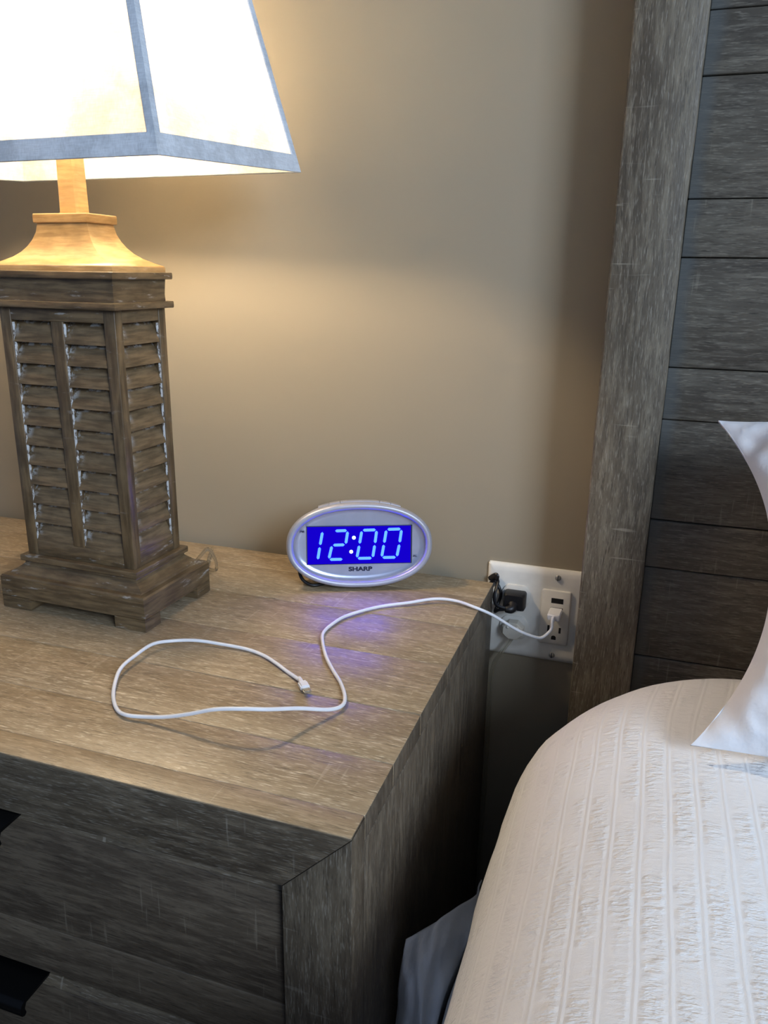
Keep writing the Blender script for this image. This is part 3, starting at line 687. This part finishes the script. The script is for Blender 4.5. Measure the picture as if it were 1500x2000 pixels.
# black cord hanging round the clock's left underside
Mi = (Matrix.Translation(CKP) @ mt.to_matrix().to_4x4()).inverted()
cp = [(-0.175, -0.055, 0.735), (-0.196, -0.075, 0.728), (-0.2075, -0.093, 0.7195), (-0.205, -0.0990, 0.711), (-0.198, -0.1000, 0.7052), (-0.190, -0.0985, 0.7028), (-0.183, -0.092, 0.7026), (-0.172, -0.078, 0.7026), (-0.15, -0.050, 0.7026), (-0.12, -0.016, 0.7026), (-0.11, -0.0055, 0.700), (-0.10, -0.0050, 0.66), (-0.09, -0.0050, 0.55)]
shade_auto(bmobj('cord', tube_bm([Mi @ Vector(p) for p in cp], 0.0019, 6, 8), M_rub, clock), 60)

# ------------------------------------------------------------------ bed
mat_ = thing('mattress', 'thick white mattress under the coverlet beside the nightstand', 'mattress', (1.1, -1.09, 0.0))
box('mattress_body', 0.18, 2.02, -2.0, -0.19, 0.30, 0.66, M_sheet, mat_, 0.04, 4, (1.1, -1.09, 0))
box('box_spring', 0.18, 2.02, -2.0, -0.19, 0.0, 0.29, M_sheet, mat_, 0.02, 3, (1.1, -1.09, 0))
XL, XR, YH, YF_, RC = 0.067, 2.13, -0.079, -2.10, 0.235
prof = [(0.200, 0.7150), (0.170, 0.7145), (0.140, 0.7130), (0.112, 0.7100), (0.088, 0.7050), (0.066, 0.6975), (0.047, 0.6870), (0.031, 0.6730), (0.018, 0.6560), (0.009, 0.636), (0.003, 0.612), (0.000, 0.585),
        (-0.003, 0.555), (-0.010, 0.525), (-0.018, 0.49), (-0.025, 0.44), (-0.029, 0.38), (-0.032, 0.31), (-0.034, 0.22), (-0.036, 0.12), (-0.037, 0.02)]
NA, NX, NY = 20, 96, 110
loop = []   # (centre point, normal)
xi0, xi1, yi0, yi1 = XL+RC, XR-RC, YF_+RC, YH-RC
for k in range(NX): loop.append(((xi1+(xi0-xi1)*k/NX, yi1), (0, 1)))
for k in range(NA): a = math.radians(90+90*k/NA); loop.append(((xi0, yi1), (math.cos(a), math.sin(a))))
for k in range(NY): loop.append(((xi0, yi1+(yi0-yi1)*k/NY), (-1, 0)))
for k in range(NA): a = math.radians(180+90*k/NA); loop.append(((xi0, yi0), (math.cos(a), math.sin(a))))
for k in range(NX): loop.append(((xi0+(xi1-xi0)*k/NX, yi0), (0, -1)))
for k in range(NA): a = math.radians(270+90*k/NA); loop.append(((xi1, yi0), (math.cos(a), math.sin(a))))
for k in range(NY): loop.append(((xi1, yi0+(yi1-yi0)*k/NY), (1, 0)))
for k in range(NA): a = math.radians(90*k/NA); loop.append(((xi1, yi1), (math.cos(a), math.sin(a))))
def wave(x, y, z):
    v = Vector((x*5, y*4, 0.3)); a = 0.0060*mn.noise(v) + 0.0032*mn.noise(Vector((x*19, y*8, 4)))
    return a
verts = []; uvs = []
for (cx, cy), (nx, ny) in loop:
    arc = 0.0
    for j, (o, z) in enumerate(prof):
        if j:
            arc += math.hypot(o-prof[j-1][0], z-prof[j-1][1])
        off = RC - o
        if o < 0: off = RC + (-o)*max(0.0, -nx)**2
        x, y = cx+nx*off, cy+ny*off
        w_ = wave(x, y, z)
        s_ = min(1.0, max(0.0, (0.70-z)/0.2))
        fold = (0.009*mn.noise(Vector((y*7, z*3, 2))) + 0.004*mn.noise(Vector((y*22, z*5, 7))))*s_*max(0.0, -nx)
        verts.append((x - nx*0 + fold*nx, y, z + w_*(1-s_)))
        uvs.append((cx + nx*arc + nx*0.0, cy + ny*arc))
nP = len(prof); nL = len(loop); faces = []
for i in range(nL):
    i2 = (i+1) % nL
    for j in range(nP-1): faces.append((i*nP+j, i*nP+j+1, i2*nP+j+1, i2*nP+j))
base = len(verts); 
for i in range(NX+1):
    for j in range(NY+1):
        x = xi0+(xi1-xi0)*i/NX; y = yi1+(yi0-yi1)*j/NY
        verts.append((x, y, 0.7150+wave(x, y, 0.715))); uvs.append((x, y))
for i in range(NX):
    for j in range(NY):
        q = base+i*(NY+1)+j; faces.append((q, q+1, q+NY+2, q+NY+1))
me = bpy.data.meshes.new('coverlet'); me.from_pydata(verts, [], faces)
uvl = me.uv_layers.new(name='UVMap'); li = [0]*len(me.loops); me.loops.foreach_get('vertex_index', li)
uvl.data.foreach_set('uv', [c for i in li for c in uvs[i]])
bm = bmesh.new(); bm.from_mesh(me); bmesh.ops.remove_doubles(bm, verts=bm.verts[:], dist=1e-5); bmesh.ops.recalc_face_normals(bm, faces=bm.faces[:]); bm.to_mesh(me); bm.free()
setp(link('coverlet', me, M_cover, None, True), 'white ribbed cotton coverlet spread over the bed beside the nightstand', 'bedspread')

def cover_x(y, z):
    pr = [(o, zz) for o, zz in prof_cover]
    for (o0, z0), (o1, z1) in zip(pr, pr[1:]):
        if z0 >= z >= z1: o = o0+(o1-o0)*(z0-z)/(z0-z1); break
    else: o = pr[-1][0]
    s_ = min(1.0, max(0.0, (0.70-z)/0.2))
    return XL + o - (0.009*mn.noise(Vector((y*7, z*3, 2))) + 0.004*mn.noise(Vector((y*22, z*5, 7))))*s_
prof_cover = prof
# crumpled sheet corner poking out between the coverlet and the nightstand
rowsP = [[(0.050, -0.20, 0.450), (0.044, -0.268, 0.490), (0.038, -0.318, 0.520), (0.031, -0.352, 0.536), (0.019, -0.362, 0.531), (0.0085, -0.372, 0.527)],
         [(0.060, -0.30, 0.475), (0.049, -0.325, 0.498), (0.040, -0.352, 0.514), (0.032, -0.378, 0.527), (0.020, -0.384, 0.522), (0.0080, -0.384, 0.512)],
         [(0.062, -0.34, 0.455), (0.053, -0.355, 0.478), (0.045, -0.378, 0.495), (0.036, -0.398, 0.503), (0.022, -0.396, 0.494), (0.0065, -0.388, 0.482)],
         [(0.062, -0.37, 0.430), (0.056, -0.385, 0.452), (0.049, -0.402, 0.468), (0.037, -0.414, 0.472), (0.021, -0.405, 0.462), (0.0055, -0.394, 0.450)],
         [(0.062, -0.41, 0.390), (0.057, -0.420, 0.410), (0.050, -0.430, 0.420), (0.036, -0.434, 0.420), (0.020, -0.422, 0.412), (0.0055, -0.408, 0.400)],
         [(0.060, -0.44, 0.340), (0.056, -0.450, 0.350), (0.048, -0.456, 0.355), (0.034, -0.456, 0.352), (0.019, -0.446, 0.348), (0.0060, -0.430, 0.340)],
         [(0.060, -0.48, 0.200), (0.055, -0.486, 0.200), (0.046, -0.490, 0.200), (0.034, -0.486, 0.200), (0.021, -0.476, 0.200), (0.0080, -0.462, 0.200)],
         [(0.060, -0.50, 0.004), (0.055, -0.505, 0.004), (0.047, -0.508, 0.004), (0.036, -0.505, 0.004), (0.025, -0.496, 0.004), (0.0100, -0.484, 0.004)]]
cols = [catmull(r, 6) for r in rowsP]; grid = []
for c in zip(*cols): grid.append(catmull(c, 7))
bm = bmesh.new(); G = []
for i, c in enumerate(grid):
    row = []
    for j, p in enumerate(c):
        jj = i/len(grid); kk = j/len(c); env = min(1, kk*6)
        rg = 1-2*abs(mn.noise(Vector((jj*4.2+kk*1.3, kk*3.0-jj*1.5, 3.1))))
        q = p + Vector((0.2, -0.75, 0.6))*env*(0.016*mn.noise(Vector((jj*5, kk*2.2, 1)))+0.020*(rg-0.5)+0.0040*mn.noise(Vector((jj*16, kk*13, 5)))); q.x = min(max(q.x, 0.0045), cover_x(q.y, q.z) - 0.0035)
        row.append(bm.verts.new(q))
    G.append(row)
for a_, b_ in zip(G, G[1:]):
    for k in range(len(a_)-1): bm.faces.new((a_[k], a_[k+1], b_[k+1], b_[k]))
so = bmobj('bed_sheet', bm, M_sheet, None, True); m = so.modifiers.new('thick', 'SOLIDIFY'); m.thickness = 0.0015; m.offset = -1
setp(so, 'crumpled white sheet corner hanging between the coverlet and the nightstand side', 'sheet')

# pillow leaning on the headboard
TLc, BLc = Vector((0.207, -0.130, 0.925)), Vector((0.202, -0.332, 0.726))
ev = (TLc-BLc); hgt = ev.length; ev.normalize(); ex = Vector((1, 0.0, 0.015)).normalized(); en = ev.cross(ex).normalized()
if en.y > 0: en = -en
PW = 0.56; cen = (TLc+BLc)/2 + ex*PW/2
NU, NV = 150, 90
def pil(s, t, side):
    ax = 1-0.17*(1-abs(t)**2.2)*abs(s)**3 ; az = 1-0.10*(1-abs(s)**2.5)*abs(t)**3 + 0.10*(1-abs(s)**2)*abs(t)
    x = s*PW/2*ax; z = t*hgt/2*az
    e_ = max(0.0, (1-abs(s)**2.4))**0.62 * max(0.0, (1-abs(t)**2.4))**0.62
    th = 0.060*e_
    q_ = Vector((x*10, z*12, side*3)); rg = 1-abs(mn.noise(Vector((x*17+z*12+2*mn.noise(q_), z*19-x*11, side*5+1.3))))*2
    wr = 0.014*mn.noise(q_)*e_**0.4 + 0.013*(rg-0.6)*min(1, e_*2.5) + 0.0045*(1-2*abs(mn.noise(Vector((x*38+z*22, z*30-x*20, side*2)))))*min(1, e_*4)
    drop = -0.0*abs(s)
    return Vector((x, z, side*max(th + wr, 0.0008 if e_ > 0 else 0)))
PO2 = cen.copy()
bm = bmesh.new(); L1, L2 = [], []
for i in range(NU+1):
    s = math.sin((2*i/NU-1)*math.pi/2*0.98)/math.sin(math.pi/2*0.98); r1, r2 = [], []
    for j in range(NV+1):
        t = math.sin((2*j/NV-1)*math.pi/2*0.98)/math.sin(math.pi/2*0.98)
        edge = i in (0, NU) or j in (0, NV)
        p = pil(s, t, 1); q = pil(s, t, -1)
        if edge: p.z = q.z = 0.003*mn.noise(Vector((p.x*30, p.y*30, 1)))
        W_ = lambda a: ex*a.x + ev*a.y + en*a.z
        v1 = bm.verts.new(W_(p)); v2 = v1 if edge else bm.verts.new(W_(q)); r1.append(v1); r2.append(v2)
    L1.append(r1); L2.append(r2)
for L, fl in ((L1, 1), (L2, -1)):
    for a_, b_ in zip(L, L[1:]):
        for k in range(NV):
            f = (a_[k], a_[k+1], b_[k+1], b_[k])
            try: bm.faces.new(f if fl > 0 else f[::-1])
            except ValueError: pass
po = bmobj('pillow', bm, M_pillow, None, True); po.location = PO2
setp(po, 'white cotton pillow with pointed corners leaning on the headboard', 'pillow')
